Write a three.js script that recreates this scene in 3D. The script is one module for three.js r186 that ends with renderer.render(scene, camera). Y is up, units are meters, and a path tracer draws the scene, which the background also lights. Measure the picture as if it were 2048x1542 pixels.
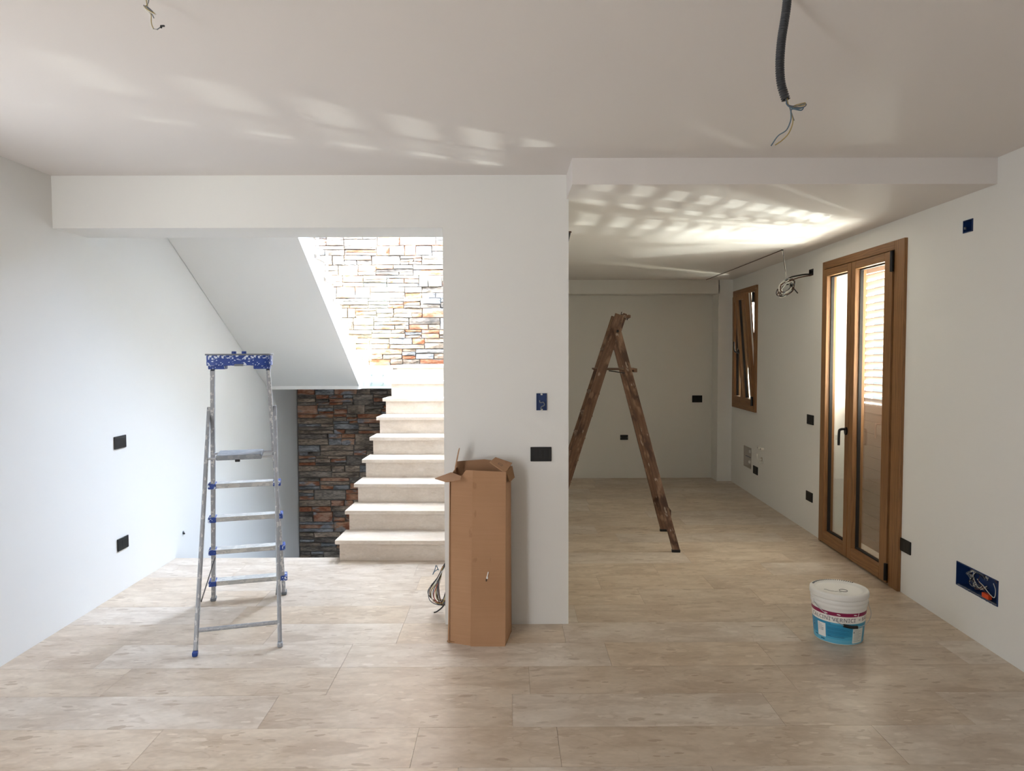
import * as THREE from 'three';
import { RoundedBoxGeometry } from 'three/addons/geometries/RoundedBoxGeometry.js';
import { mergeGeometries, mergeVertices, toCreasedNormals } from 'three/addons/utils/BufferGeometryUtils.js';
import { RectAreaLightUniformsLib } from 'three/addons/lights/RectAreaLightUniformsLib.js';

// ------------------------------------------------------------------ camera, sky, sun, daylight, exposure
// Places are written (x, h, d): x to the right, h above the floor, d the depth in front of the lens (three's -z).
const V = (x, h, d) => new THREE.Vector3(x, h, -d);
const scene = new THREE.Scene();
const camera = new THREE.PerspectiveCamera(55.85, 2048 / 1542, 0.05, 200);
camera.position.set(0, 1.6, 0);
camera.rotation.set(-0.0460, -0.0057, -0.0030, 'YXZ');

const renderer = new THREE.WebGLRenderer({ antialias: true });
renderer.toneMapping = THREE.LinearToneMapping;
renderer.toneMappingExposure = 1.09;
renderer.shadowMap.enabled = true;
RectAreaLightUniformsLib.init();

const SKY = 1.0, SUN = 100, REAR = 16.5, LEFT = 2.6, STAIR = 60, DOOR = 11, STREAK = 115, SOFT_STREAK = 28;
{ // clear sky: deep above, pale towards the horizon, the same all round
  const w = 64, h = 64, a = new Float32Array(w * h * 4);
  for (let j = 0; j < h; j++) for (let i = 0; i < w; i++) {
    const up = Math.max(0, ((j + 0.5) / h - 0.5) * 2), k = Math.pow(up, 0.6), o = (j * w + i) * 4;
    a[o] = 1.05 - 0.55 * k; a[o + 1] = 1.1 - 0.4 * k; a[o + 2] = 1.18 - 0.12 * k; a[o + 3] = 1;
  }
  const t = new THREE.DataTexture(a, w, h, THREE.RGBAFormat, THREE.FloatType);
  t.mapping = THREE.EquirectangularReflectionMapping; t.magFilter = t.minFilter = THREE.LinearFilter; t.needsUpdate = true;
  scene.background = t; scene.backgroundIntensity = SKY;
}
const sun = new THREE.DirectionalLight(0xfffaf2, SUN);
sun.position.set(2.2, 13, 4.5 - 2); sun.target.position.set(0, 4, -7.5);
{ const to = new THREE.Vector3(0.55, 0.66, 0.36).normalize(); sun.target.position.set(0, 2, -7); sun.position.copy(sun.target.position).addScaledVector(to, 20); }
sun.castShadow = true; sun.shadow.mapSize.set(4096, 4096); sun.shadow.radius = 1;
Object.assign(sun.shadow.camera, { left: -12, right: 12, top: 12, bottom: -12, near: 1, far: 50 });
scene.add(sun, sun.target);

function dayPanel(color, intensity, w, h, at, look) {
  const l = new THREE.RectAreaLight(color, intensity, w, h); l.position.copy(at); l.lookAt(look); scene.add(l); return l;
}
dayPanel(0xf3f5fa, REAR, 0.50, 2.1, V(-2.19, 1.15, -0.985), V(-2.19, 1.15, 5)).name = 'unseen_rear_window_daylight';  // unseen window behind the lens, placed to light the column and lintel
dayPanel(0xf4f7ff, LEFT, 0.92, 1.22, V(-2.585, 1.57, 2.70), V(0, 1.57, 2.70)).name = 'unseen_left_window_daylight';  // unseen left-wall window, out of view, placed to light the lintel and ceiling
dayPanel(0xcde1ff, STAIR, 2.3, 1.95, V(-0.385, 4.0, 7.6), V(-3, 4.0, 7.6)).name = 'unseen_stair_window_daylight';  // unseen window above the stairs, placed to light the stone and left wall
{ // area panel in the french door's opening for louvre daylight, lifts the kitchen
  const at = V(2.44 + 0.0349 * 5.43 + 0.20, 1.68, 5.43);
  dayPanel(0xfff4ea, DOOR, 1.16, 1.02, at, at.clone().add(new THREE.Vector3(-1, 0, -0.035))).name = 'louvre_daylight';
}
// unseen spotlights outside the louvred shutters, standing in for mirrored sun; they streak the ceiling
for (const [x, h, d, power, soft] of [[6.4, 0.14, 7.3, STREAK, 1], [6.1, 0.14, 6.7, STREAK * 0.4, 1.5], [4.5, 0.12, 6.9, SOFT_STREAK, 2], [4.3, 0.12, 6.0, SOFT_STREAK, 3], [4.4, 0.12, 4.9, SOFT_STREAK, 4], [4.1, 0.12, 8.1, SOFT_STREAK, 4]]) {
  const s = new THREE.SpotLight(0xfffbf6, power, 0, 0.62, 0.4, 2); s.name = 'unseen_streak_spot';
  s.position.copy(V(x, h, d)); s.target.position.copy(V(2.9, 1.75, 6.2)); s.castShadow = true; s.shadow.radius = soft; scene.add(s, s.target);
}

{ // unseen spotlight for mirrored sun through the shutter gap, lights the back ceiling
  const s = new THREE.SpotLight(0xfff0dc, SOFT_STREAK * 0.5, 0, 0.40, 0.3, 2); s.name = 'unseen_window_streak_spot';
  s.position.copy(V(3.9, 0.4, 9.4)); s.target.position.copy(V(2.7, 2.0, 8.5)); s.castShadow = true; s.shadow.radius = 2; scene.add(s, s.target);
}

// ------------------------------------------------------------------ helpers
let seed = 7;
const rnd = () => { seed = (seed + 0x6d2b79f5) | 0; let t = Math.imul(seed ^ (seed >>> 15), 1 | seed); t = (t + Math.imul(t ^ (t >>> 7), 61 | t)) ^ t; return ((t ^ (t >>> 14)) >>> 0) / 4294967296; };
const rr = (a, b) => a + (b - a) * rnd();
const names = {};
const numbered = (n) => { const k = names[n] ?? 0; names[n] = k + 1; return k ? `${n}_${String(k).padStart(3, '0')}` : n; };
function shade(o) { o.traverse((m) => { if (m.isMesh) { m.castShadow = true; m.receiveShadow = true; } }); return o; }
function mesh(name, geo, mat, parent = scene) {
  const m = new THREE.Mesh(geo, mat); m.name = parent === scene ? numbered(name) : name; m.castShadow = m.receiveShadow = true; parent.add(m); return m;
}
function struct(name, geo, mat) { const m = mesh(name, geo, mat); m.userData.kind = 'structure'; return m; }
function tag(o, label, category, group) { Object.assign(o.userData, { label, category }); if (group) o.userData.group = group; return o; }
function thing(name, label, category, at = new THREE.Vector3(), turn = 0, group) {
  const g = new THREE.Group(); g.name = numbered(name); g.position.copy(at); g.rotation.y = turn; scene.add(g); return tag(g, label, category, group);
}
const merge = (list) => mergeGeometries(list.map((g) => (g.index ? g.toNonIndexed() : g)));
// uv in metres from position, per face, grain (v) along the box's longest side
function uvBox(g, along = null, off = [rnd() * 7, rnd() * 7]) {
  if (g.index) g = g.toNonIndexed();
  if (!g.attributes.normal) g.computeVertexNormals();
  g.computeBoundingBox(); const s = g.boundingBox.getSize(new THREE.Vector3());
  const ax = along ?? (s.x >= s.y && s.x >= s.z ? 0 : s.y >= s.z ? 1 : 2);
  const p = g.attributes.position, n = g.attributes.normal, uv = new Float32Array(p.count * 2);
  for (let i = 0; i < p.count; i += 3) {
    const N = [0, 0, 0]; for (let k = 0; k < 3; k++) { N[0] += n.getX(i + k); N[1] += n.getY(i + k); N[2] += n.getZ(i + k); }
    const A = N.map(Math.abs), f = A[0] >= A[1] && A[0] >= A[2] ? 0 : A[1] >= A[2] ? 1 : 2;
    const rest = [0, 1, 2].filter((q) => q !== f), v = rest.includes(ax) ? ax : rest[1], u = rest.find((q) => q !== v);
    for (let k = 0; k < 3; k++) { const c = [p.getX(i + k), p.getY(i + k), p.getZ(i + k)]; uv[(i + k) * 2] = c[u] + off[0] + f * 0.37; uv[(i + k) * 2 + 1] = c[v] + off[1]; }
  }
  g.setAttribute('uv', new THREE.BufferAttribute(uv, 2)); return g;
}
// a box from corner to corner in (x, h, d)
function slab(x0, x1, h0, h1, d0, d1) { const g = new THREE.BoxGeometry(x1 - x0, h1 - h0, d1 - d0); g.translate((x0 + x1) / 2, (h0 + h1) / 2, -(d0 + d1) / 2); return uvBox(g, 1, [0, 0]); }
function bx(w, h, d, x = 0, y = 0, z = 0, r = 0.003) {
  const g = r > 0 ? new RoundedBoxGeometry(w, h, d, 1, Math.min(r, w / 2.1, h / 2.1, d / 2.1)) : new THREE.BoxGeometry(w, h, d); g.translate(x, y, z); return uvBox(g);
}
// a straight member of section w x t from a to b; 'side' is the direction that w follows
function bar(a, b, w, t, side, r = 0.002) {
  const y = b.clone().sub(a), L = y.length(); y.normalize();
  const z = side.clone().cross(y).normalize(), x = y.clone().cross(z).normalize();
  const g = bx(w, L, t, 0, L / 2, 0, r);
  g.applyMatrix4(new THREE.Matrix4().makeBasis(x, y, z).setPosition(a)); return g;
}
function rod(a, b, r, seg = 10) { const y = b.clone().sub(a), L = y.length(), g = new THREE.CylinderGeometry(r, r, L, seg); g.translate(0, L / 2, 0); g.applyQuaternion(new THREE.Quaternion().setFromUnitVectors(new THREE.Vector3(0, 1, 0), y.normalize())); g.translate(a.x, a.y, a.z); return g; }
function tube(pts, r, seg = 0, rad = 6) { const c = new THREE.CatmullRomCurve3(pts); return new THREE.TubeGeometry(c, seg || pts.length * 8, r, rad, false); }
const P3 = (x, y, z) => new THREE.Vector3(x, y, z);

// ------------------------------------------------------------------ procedural textures
const hash = (x, y, s) => { let h = Math.imul(x, 374761393) ^ Math.imul(y, 668265263) ^ Math.imul(s, 1274126177); h = Math.imul(h ^ (h >>> 13), 1274126177); return ((h ^ (h >>> 16)) >>> 0) / 4294967296; };
function vnoise(x, y, px, py, s) {
  const xi = Math.floor(x), yi = Math.floor(y), fx = x - xi, fy = y - yi, u = fx * fx * (3 - 2 * fx), v = fy * fy * (3 - 2 * fy);
  const X0 = ((xi % px) + px) % px, X1 = (X0 + 1) % px, Y0 = ((yi % py) + py) % py, Y1 = (Y0 + 1) % py;
  return (hash(X0, Y0, s) * (1 - u) + hash(X1, Y0, s) * u) * (1 - v) + (hash(X0, Y1, s) * (1 - u) + hash(X1, Y1, s) * u) * v;
}
function fbm(u, v, px, py, oct, s) { let a = 0, k = 0.5, t = 0; for (let o = 0; o < oct; o++) { a += k * vnoise(u * px, v * py, px, py, s + o * 17); t += k; k *= 0.5; px *= 2; py *= 2; } return a / t; }
function tex(w, h, fn, sx, sy, srgb = true) {
  const a = new Uint8Array(w * h * 4);
  for (let j = 0; j < h; j++) for (let i = 0; i < w; i++) { const c = fn(i / w, j / h), o = (j * w + i) * 4; for (let k = 0; k < 3; k++) a[o + k] = Math.max(0, Math.min(255, Array.isArray(c) ? c[k] : c)); a[o + 3] = 255; }
  return finish(new THREE.DataTexture(a, w, h), sx, sy, srgb);
}
function finish(t, sx, sy, srgb) { t.wrapS = t.wrapT = THREE.RepeatWrapping; t.magFilter = t.minFilter = THREE.LinearFilter; t.repeat.set(1 / sx, 1 / sy); if (srgb) t.colorSpace = THREE.SRGBColorSpace; t.needsUpdate = true; return t; }
const mixc = (a, b, k) => a.map((x, i) => x + (b[i] - x) * k);
const sstep = (a, b, x) => { const t = Math.max(0, Math.min(1, (x - a) / (b - a))); return t * t * (3 - 2 * t); };

// beige limestone: soft flow along u, pale and brown fragments drawn out the same way
function limestone(w, h, mu, mv, S, base, pale, brown, nf) {
  const frag = [];
  for (let i = 0; i < nf; i++) { const big = rnd() < 0.04, dark = rnd() < (big ? 0.1 : 0.5), L = big ? rr(0.08, 0.22) : Math.pow(rnd(), 5) * 0.045 + 0.0035; frag.push({ u: rnd() * mu, v: rnd() * mv, a: L, b: L * rr(0.22, 0.45), t: rr(-0.25, 0.15), dark, k: big ? rr(0.12, 0.45) : rr(0.2, 0.8), s: Math.floor(rnd() * 999) }); }
  const lay = new Float32Array(w * h), sg = new Int8Array(w * h);
  for (const f of frag) {
    const ni = Math.ceil((f.a * 1.4 / mu) * w), nj = Math.ceil((f.a * 1.0 / mv) * h), ci = Math.floor(f.u / mu * w), cj = Math.floor(f.v / mv * h);
    for (let j = -nj; j <= nj; j++) for (let i = -ni; i <= ni; i++) {
      const du = i / w * mu, dv = j / h * mv, x = du * Math.cos(f.t) + dv * Math.sin(f.t), y = -du * Math.sin(f.t) + dv * Math.cos(f.t);
      const q = Math.hypot(x / f.a, y / f.b); if (q > 1.5) continue;
      const wob = vnoise(x / f.a * 3 + 9, y / f.b * 3 + 9, 64, 64, f.s) * 0.4;
      const k = (1 - sstep(0.62, 0.86, q * (0.75 + wob * 0.7))) * f.k; if (k <= 0) continue;
      const I = ((ci + i) % w + w) % w, J = ((cj + j) % h + h) % h, o = J * w + I; if (k > lay[o]) { lay[o] = k; sg[o] = f.dark ? -1 : 1; }
    }
  }
  return tex(w, h, (u, v) => {
    const i = Math.floor(u * w), j = Math.floor(v * h), o = j * w + i;
    const wq = fbm(u, v, 5, 6, 3, S) * 0.10, U = u + wq, W = v + wq * 0.8;
    const a = fbm(U, W, 5, 9, 4, S + 50), m = fbm(U, W, 18, 26, 3, S + 70), st = fbm(U, W, 8, 26, 3, S + 170), b = fbm(u, v, 90, 100, 2, S + 90), vein = Math.abs(fbm(U, W, 4, 6, 4, S + 130) - 0.5);
    let c = mixc(base, pale, sstep(0.50, 0.72, a) * 0.40); c = mixc(c, brown, sstep(0.50, 0.28, a) * 0.14);
    c = mixc(c, brown, sstep(0.50, 0.34, m) * 0.17); c = mixc(c, pale, sstep(0.56, 0.68, m) * 0.24); c = mixc(c, brown, sstep(0.46, 0.30, st) * 0.20);
    c = mixc(c, brown, (1 - sstep(0, 0.012, vein)) * 0.30); c = mixc(c, lay[o] && sg[o] > 0 ? pale : brown, lay[o] * 0.9);
    const g = (b - 0.5) * 12; return [c[0] + g, c[1] + g, c[2] + g];
  }, mu, mv);
}
const T = {};
T.floor = [1, 2].map((k) => limestone(1280, 1024, 1.9, 1.3, k * 300, [200, 185, 168], [221, 210, 196], [166, 146, 126], 1300));
T.stair = limestone(1024, 768, 1.3, 0.9, 77, [212, 197, 180], [225, 213, 199], [196, 178, 158], 200);
T.plaster = tex(512, 512, (u, v) => { const a = fbm(u, v, 6, 6, 3, 5), b = fbm(u, v, 90, 90, 2, 8); return 128 + (a - 0.5) * 70 + (b - 0.5) * 60; }, 1.1, 1.1, false);
T.oak = tex(256, 1024, (u, v) => {
  const w = fbm(u, v, 3, 4, 3, 21) * 0.5, ring = Math.sin((u * 9 + w * 5) * Math.PI * 2) * 0.5 + 0.5, pore = fbm(u, v, 90, 6, 2, 31), tone = fbm(u, v, 2, 2, 2, 41);
  let c = mixc([146, 104, 64], [112, 76, 43], ring * 0.45 + (tone - 0.5) * 0.6); c = mixc(c, [80, 52, 28], sstep(0.62, 0.78, pore) * 0.45); return c;
}, 0.22, 1.1);
T.oldwood = tex(256, 1024, (u, v) => {
  const w = fbm(u, v, 2, 3, 3, 121) * 0.6, ring = Math.sin((u * 7 + w * 4) * Math.PI * 2) * 0.5 + 0.5, stain = fbm(u, v, 3, 9, 4, 141), wear = fbm(u, v, 7, 16, 4, 161), paint = fbm(u, v, 12, 20, 4, 181);
  let c = mixc([112, 82, 62], [80, 56, 41], ring * 0.5); c = mixc(c, [60, 40, 29], sstep(0.5, 0.7, stain) * 0.7); c = mixc(c, [158, 128, 102], sstep(0.55, 0.75, wear) * 0.55); c = mixc(c, [188, 176, 162], sstep(0.73, 0.78, paint) * 0.6); return c;
}, 0.2, 1.2);
T.card = tex(512, 512, (u, v) => { const a = fbm(u, v, 4, 3, 4, 61), b = fbm(u, v, 2, 160, 2, 71), sc = fbm(u, v, 22, 9, 4, 81); const g = (a - 0.5) * 16 + (b - 0.5) * 5; let c = [172 + g, 131 + g, 97 + g]; c = mixc(c, [140, 100, 68], sstep(0.74, 0.84, sc) * 0.35); return c; }, 0.9, 0.9);
T.slate = tex(512, 512, (u, v) => { const a = fbm(u, v, 4, 10, 5, 211), b = fbm(u, v, 24, 60, 3, 221); const g = 150 + (a - 0.5) * 150 + (b - 0.5) * 90; return [g, g, g]; }, 0.7, 0.5);
T.rust = tex(512, 512, (u, v) => { const a = fbm(u, v, 5, 9, 5, 251), b = fbm(u, v, 24, 50, 3, 261), d = (b - 0.5) * 60; let c = mixc([140, 92, 68], [168, 132, 108], sstep(0.35, 0.65, a)); c = mixc(c, [138, 138, 140], sstep(0.58, 0.72, fbm(u, v, 3, 6, 4, 271))); return c.map((x) => x + d); }, 0.7, 0.5);
const splat = (ground, paint, amount, S) => tex(512, 512, (u, v) => { const a = fbm(u, v, 9, 9, 4, S), b = fbm(u, v, 30, 18, 3, S + 9), g = (b - 0.5) * 14; let c = ground.map((x) => x + g); c = mixc(c, paint, sstep(0.66 - amount, 0.70 - amount, a * 0.55 + b * 0.5)); return c; }, 0.33, 0.33);
T.blue = splat([24, 60, 138], [206, 214, 226], 0.055, 301); T.blue.repeat.set(1 / 0.2, 1 / 0.2);
T.alu = splat([160, 163, 168], [200, 201, 200], 0.06, 331);
T.tread = splat([182, 182, 179], [200, 198, 192], 0.12, 351);

const std = (o) => new THREE.MeshStandardMaterial(o);
const M = {
  wall: std({ color: 0xe9e7e2, roughness: 0.86, bumpMap: T.plaster, bumpScale: 0.0006 }),
  ceiling: std({ color: 0xe5dfda, roughness: 0.9, bumpMap: T.plaster, bumpScale: 0.0005 }),
  outside: std({ color: 0xdedcd8, roughness: 0.9 }),
  terrace: std({ color: 0xb2b0ac, roughness: 0.85 }),
  grout: std({ color: 0xd4c8b6, roughness: 0.9 }),
  floor: T.floor.flatMap((map, i) => [0xffffff, 0xf6f1ea, 0xfffaf2].map((color) => std({ map, color, roughness: 0.34 }))),
  stair: std({ map: T.stair, roughness: 0.42 }),
  oak: std({ map: T.oak, roughness: 0.5 }),
  shutter: std({ color: 0xa98c7b, roughness: 0.45 }),
  gasket: std({ color: 0x1c1714, roughness: 0.7 }),
  black: std({ color: 0x060607, roughness: 0.5 }),
  blackMetal: std({ color: 0x101010, roughness: 0.35, metalness: 0.3 }),
  glass: new THREE.MeshPhysicalMaterial({ color: 0xf4faf8, roughness: 0.0, transmission: 1, thickness: 0, ior: 1.5 }),
  steel: std({ color: 0xb9bcc0, roughness: 0.3, metalness: 0.9 }),
  alu: std({ map: T.alu, roughness: 0.42, metalness: 0.45 }),
  aluTread: std({ map: T.tread, roughness: 0.6, metalness: 0.2 }),
  blue: std({ map: T.blue, roughness: 0.45 }),
  bluePlain: std({ color: 0x1c3f8a, roughness: 0.45 }),
  boxBlue: std({ color: 0x0f2f60, roughness: 0.5 }),
  oldwood: std({ map: T.oldwood, roughness: 0.75 }),
  card: std({ map: T.card, roughness: 0.85 }),
  cardEdge: std({ color: 0x8a6440, roughness: 0.9 }),
  plastic: std({ color: 0xe6e4de, roughness: 0.38 }),
  conduit: std({ color: 0x3a3b3e, roughness: 0.42 }),
  wireGrey: std({ color: 0x6d7176, roughness: 0.5 }), wireWhite: std({ color: 0xd9d6cc, roughness: 0.5 }), wireYellow: std({ color: 0xa8935a, roughness: 0.5 }),
  wireBlue: std({ color: 0x5c7484, roughness: 0.5 }), wireBrown: std({ color: 0x5a3c2a, roughness: 0.5 }), wireBlack: std({ color: 0x1d1b1a, roughness: 0.5 }), wireRed: std({ color: 0xa8492e, roughness: 0.5 }),
  orange: std({ color: 0xd2491c, roughness: 0.45 }),
  mortar: std({ color: 0x6e665e, roughness: 0.95 }),
  raw: std({ color: 0xbcb3a6, roughness: 0.95 }),
  water: std({ color: 0x9fb4ba, roughness: 0.05, metalness: 0.2 }),
};
const stoneMats = [[T.slate, 0xd0d0d0], [T.slate, 0xccbcaa], [T.slate, 0xe6ccb2], [T.rust, 0xffffff], [T.rust, 0xfff0e0], [T.slate, 0xb0a294], [T.slate, 0xdcc4aa]].map(([map, color]) => std({ map, color, roughness: 0.85 }));

// ------------------------------------------------------------------ the setting
const RX = (d) => 2.44 + 0.0349 * d, RA = Math.atan(0.0349);         // the right wall stands two degrees off the room's axis
const rw = (h, d, off = 0) => V(RX(d) - off, h, d);
const XL = -2.6, CEIL = 2.612, LOW = 2.475;

struct('wall_left', merge([slab(XL - 0.3, XL, -2.0, 5.6, 3.20, 9.3), slab(XL - 0.3, XL, -0.14, 2.9, -1.3, 2.20), slab(XL - 0.3, XL, 2.24, 2.9, 2.20, 3.20), slab(XL - 0.3, XL, -0.14, 0.90, 2.20, 3.20)]), M.wall);
struct('wall_rear', merge([slab(XL, -2.48, 0, CEIL, -1.3, -1.0), slab(-2.48, -1.90, 2.24, CEIL, -1.3, -1.0), slab(-1.90, 2.75, 0, CEIL, -1.3, -1.0)]), M.wall);
{ // right wall: openings for the french door and the window, sinkings for the boxes in its inner layer only
  const hole = (d0, d1, h0, h1) => new THREE.Path([[d0, h0], [d0, h1], [d1, h1], [d1, h0]].map(([a, b]) => new THREE.Vector2(a, b)));
  const outline = () => new THREE.Shape([[-1.3, -0.1], [9.35, -0.1], [9.35, 2.9], [-1.3, 2.9]].map(([a, b]) => new THREE.Vector2(a, b)));
  const big = [[4.80, 6.06, -0.02, 2.30], [7.94, 8.80, 0.965, 2.285]], small = [[3.75, 4.126, 0.253, 0.392], [4.054, 4.145, 2.262, 2.334], [6.355, 6.448, 2.260, 2.318], [8.08, 8.365, 0.278, 0.516]];
  const layer = (holes, t0, t1) => {
    const s = outline(); s.holes = holes.map((q) => hole(...q));
    const g = new THREE.ExtrudeGeometry(s, { depth: t1 - t0, bevelEnabled: false });
    g.applyMatrix4(new THREE.Matrix4().makeBasis(P3(0, 0, -1), P3(0, 1, 0), P3(1, 0, 0))); g.translate(t0, 0, 0); return uvBox(g, 1, [0, 0]);
  };
  const w = struct('wall_right', merge([layer([...big, ...small], 0, 0.09), layer(big, 0.09, 0.31)]), M.wall);
  w.position.set(2.44, 0, 0); w.rotation.y = -RA;
}
struct('wall_kitchen', slab(-0.15, 2.9, 0, LOW, 9.15, 9.4), M.wall);
struct('wall_divider', slab(-0.372, -0.15, 0, CEIL, 4.50, 9.4), M.wall);
struct('column', slab(-0.372, 0.352, 0, CEIL, 4.211, 4.56), M.wall);
struct('beam', slab(XL, -0.372, 2.315, CEIL, 4.211, 4.565), M.wall);
struct('beam', slab(-0.15, 2.585, 2.305, LOW, 8.90, 9.15), M.wall);
struct('pillar', slab(2.575, 2.77, 0, LOW, 8.90, 9.15), M.wall);
{ // main ceiling, its edge following the dropped kitchen ceiling
  const s = new THREE.Shape([[XL - 0.3, -1.3], [2.85, -1.3], [2.85, 3.9], [0.345, 3.9], [0.345, 4.6], [XL - 0.3, 4.6]].map(([a, b]) => new THREE.Vector2(a, b)));
  const g = new THREE.ExtrudeGeometry(s, { depth: 0.288, bevelEnabled: false }); g.rotateX(-Math.PI / 2); g.translate(0, CEIL, 0);
  struct('ceiling', uvBox(g, 1, [0, 0]), M.ceiling);
}
struct('ceiling_kitchen', slab(0.340, 2.82, LOW, 2.9, 3.850, 4.55), M.ceiling);
struct('ceiling_kitchen', slab(-0.15, 2.82, LOW, 2.9, 4.55, 9.4), M.ceiling);
// the stairwell: upper walls, closed roof, an unseen window on the right, the shaft below
struct('ceiling_upper', slab(XL, -0.372, 2.62, 2.90, 4.6, 5.322), M.wall);
struct('wall_upper', slab(XL, -0.372, 2.9, 5.6, 4.30, 4.5), M.wall);
struct('wall_upper', merge([slab(-0.372, -0.15, CEIL, 5.6, 4.30, 6.40), slab(-0.372, -0.15, CEIL, 2.98, 6.40, 8.82), slab(-0.372, -0.15, 5.02, 5.6, 6.40, 8.82), slab(-0.372, -0.15, CEIL, 5.6, 8.82, 9.3)]), M.wall);
struct('ceiling_upper', slab(XL, -0.372, 5.42, 5.6, 4.5, 8.95), M.wall);
struct('wall_lower', merge([slab(XL, -1.34, -2.0, -0.03, 5.42, 5.58), slab(XL, -0.15, -2.2, -2.0, 5.42, 9.3)]), M.wall);

// floor slab, and one mesh per stone tile on it
{
  const fl = struct('floor', merge([slab(XL, 2.8, -0.14, -0.006, -1.3, 5.615), slab(-0.372, 2.8, -0.14, -0.006, 5.615, 9.4), slab(XL, -1.345, -0.14, -0.006, 5.60, 5.615)]), M.grout);
  const W = 0.2998, known = { 0: [-1.47, -0.383, 0.203, 1.55], 1: [-1.073, 0.015, 1.184, 2.0], 2: [-1.912, -0.857, 0.1, 1.366], 4: [-1.35, -0.62, 0.315, 1.62] };
  for (let k = -12; k < 22; k++) {
    const d0 = 2.734 + W * k, d1 = Math.min(d0 + W, 9.15);
    const left = d0 > 5.55 ? -0.15 : XL, right = RX((d0 + d1) / 2) + 0.02;
    let xs = known[k]; if (!xs) { xs = []; let x = left + rr(0.25, 1.1); while (x < right - 0.2) { xs.push(x); x += rr(0.75, 1.5); } }
    const edge = left === XL && d1 > 5.63; // the row at the stair edge is cut there
    if (edge) xs = [...xs.filter((x) => x < -0.6), -0.26, ...xs.filter((x) => x > 0)];
    xs = [left, ...xs.filter((x) => x > left + 0.1), right];
    for (let i = 0; i + 1 < xs.length; i++) {
      const w = xs[i + 1] - xs[i] - 0.0012, dd = d1 - d0 - 0.0012, lift = rr(-0.0003, 0.0003);
      const cut = edge && xs[i] < -0.3 ? 5.625 - d0 : dd;
      const g = new THREE.BoxGeometry(w, 0.010, cut); g.translate(xs[i] + w / 2 + 0.0008, -0.005 + lift, -(d0 + 0.0008 + cut / 2));
      mesh('tile', uvBox(g, 2), M.floor[Math.floor(rnd() * 6)], fl);
    }
  }
}

// stone-clad end wall of the stairwell: every ledge stone in view is a part, the rest is one
{
  const wallMesh = struct('wall_stone', slab(XL, -0.15, -2.0, 5.6, 8.965, 9.3), M.mortar);
  const seen = (x0, x1, h0, h1) => (x0 < -1.12 && h1 > -1.05 && h0 < 1.28) || (x1 > -2.42 && h1 > 1.36 && h0 < 3.0 && x0 < -0.72 && x1 > -2.42 + (h1 < 2.2 ? (2.2 - h1) * 0.55 : 0));
  const list = [];
  for (let h = -2.0; h < 5.5;) {
    const band = rr(0.10, 0.15); let x = XL + 0.012 + rr(-0.005, 0.005);
    while (x < -0.17) {
      let L = Math.min(rr(0.16, 0.46), -0.16 - x); if (-0.16 - x - L < 0.08) L = -0.16 - x;
      const kind = rnd(), cuts = kind < 0.2 ? [0, 1] : kind < 0.72 ? [0, rr(0.38, 0.62), 1] : [0, rr(0.27, 0.38), rr(0.6, 0.72), 1];
      for (let c = 0; c + 1 < cuts.length; c++) {
        let a = x; const parts = rnd() < 0.45 && L > 0.26 ? [rr(0.35, 0.65), 1] : [1];
        for (const q of parts) { const b = x + L * q; list.push([a, b, h + band * cuts[c], h + band * cuts[c + 1]]); a = b; }
      }
      x += L;
    }
    h += band;
  }
  const area = (q) => (q[1] - q[0]) * (q[3] - q[2]);
  const vis = list.filter((q) => seen(...q)).sort((a, b) => area(b) - area(a)), keep = new Set(vis.slice(0, 295)), rest = stoneMats.map(() => []);
  for (const q of list) {
    const [x0, x1, h0, h1] = q, w = x1 - x0 - rr(0.002, 0.006), h = h1 - h0 - rr(0.002, 0.006), t = rr(0.020, 0.055);
    let g = new THREE.BoxGeometry(w, h, t, 3, 2, 1); const p = g.attributes.position, s = Math.floor(rnd() * 1e6);
    for (let i = 0; i < p.count; i++) {
      const X = p.getX(i), Y = p.getY(i), Z = p.getZ(i), a = Math.round(X / w * 12), b = Math.round(Y / h * 12);
      const edge = Math.max(Math.abs(X) / (w / 2), Math.abs(Y) / (h / 2)) > 0.98, j = (n) => hash(a + 50, b + 50, s + n) - 0.5;
      p.setXYZ(i, X + (Math.abs(a) === 6 ? -Math.sign(X) * (j(1) + 0.5) * 0.008 : j(1) * 0.02), Y + (Math.abs(b) === 6 ? -Math.sign(Y) * (j(2) + 0.5) * 0.006 : j(2) * 0.006), Z > 0 ? Z + j(3) * 0.016 - (edge ? 0.006 : 0) : Z);
    }
    g = g.toNonIndexed(); g.computeVertexNormals(); g.translate((x0 + x1) / 2, (h0 + h1) / 2, -8.967 + t / 2); g = uvBox(g, 1);
    const m = Math.floor(rnd() * stoneMats.length);
    if (keep.has(q)) mesh('stone', g, stoneMats[m], wallMesh); else rest[m].push(g);
  }
  const used = rest.map((r, i) => [r, stoneMats[i]]).filter(([r]) => r.length);
  const st = new THREE.Mesh(mergeGeometries(used.map(([r]) => mergeGeometries(r)), true), used.map(([, m]) => m)); st.name = 'stone_cladding'; st.userData.kind = 'stuff'; st.castShadow = st.receiveShadow = true; wallMesh.add(st);
}

// added out of view: slabs that keep sun out of the rear and small windows
struct('added_sun_block_eave', slab(-3.2, 2.82, 2.62, 2.9, -6, -1.3), M.outside);
struct('added_sun_block_pier', slab(3.05, 3.7, -0.06, 2.9, 7.35, 7.86), M.outside);
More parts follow.
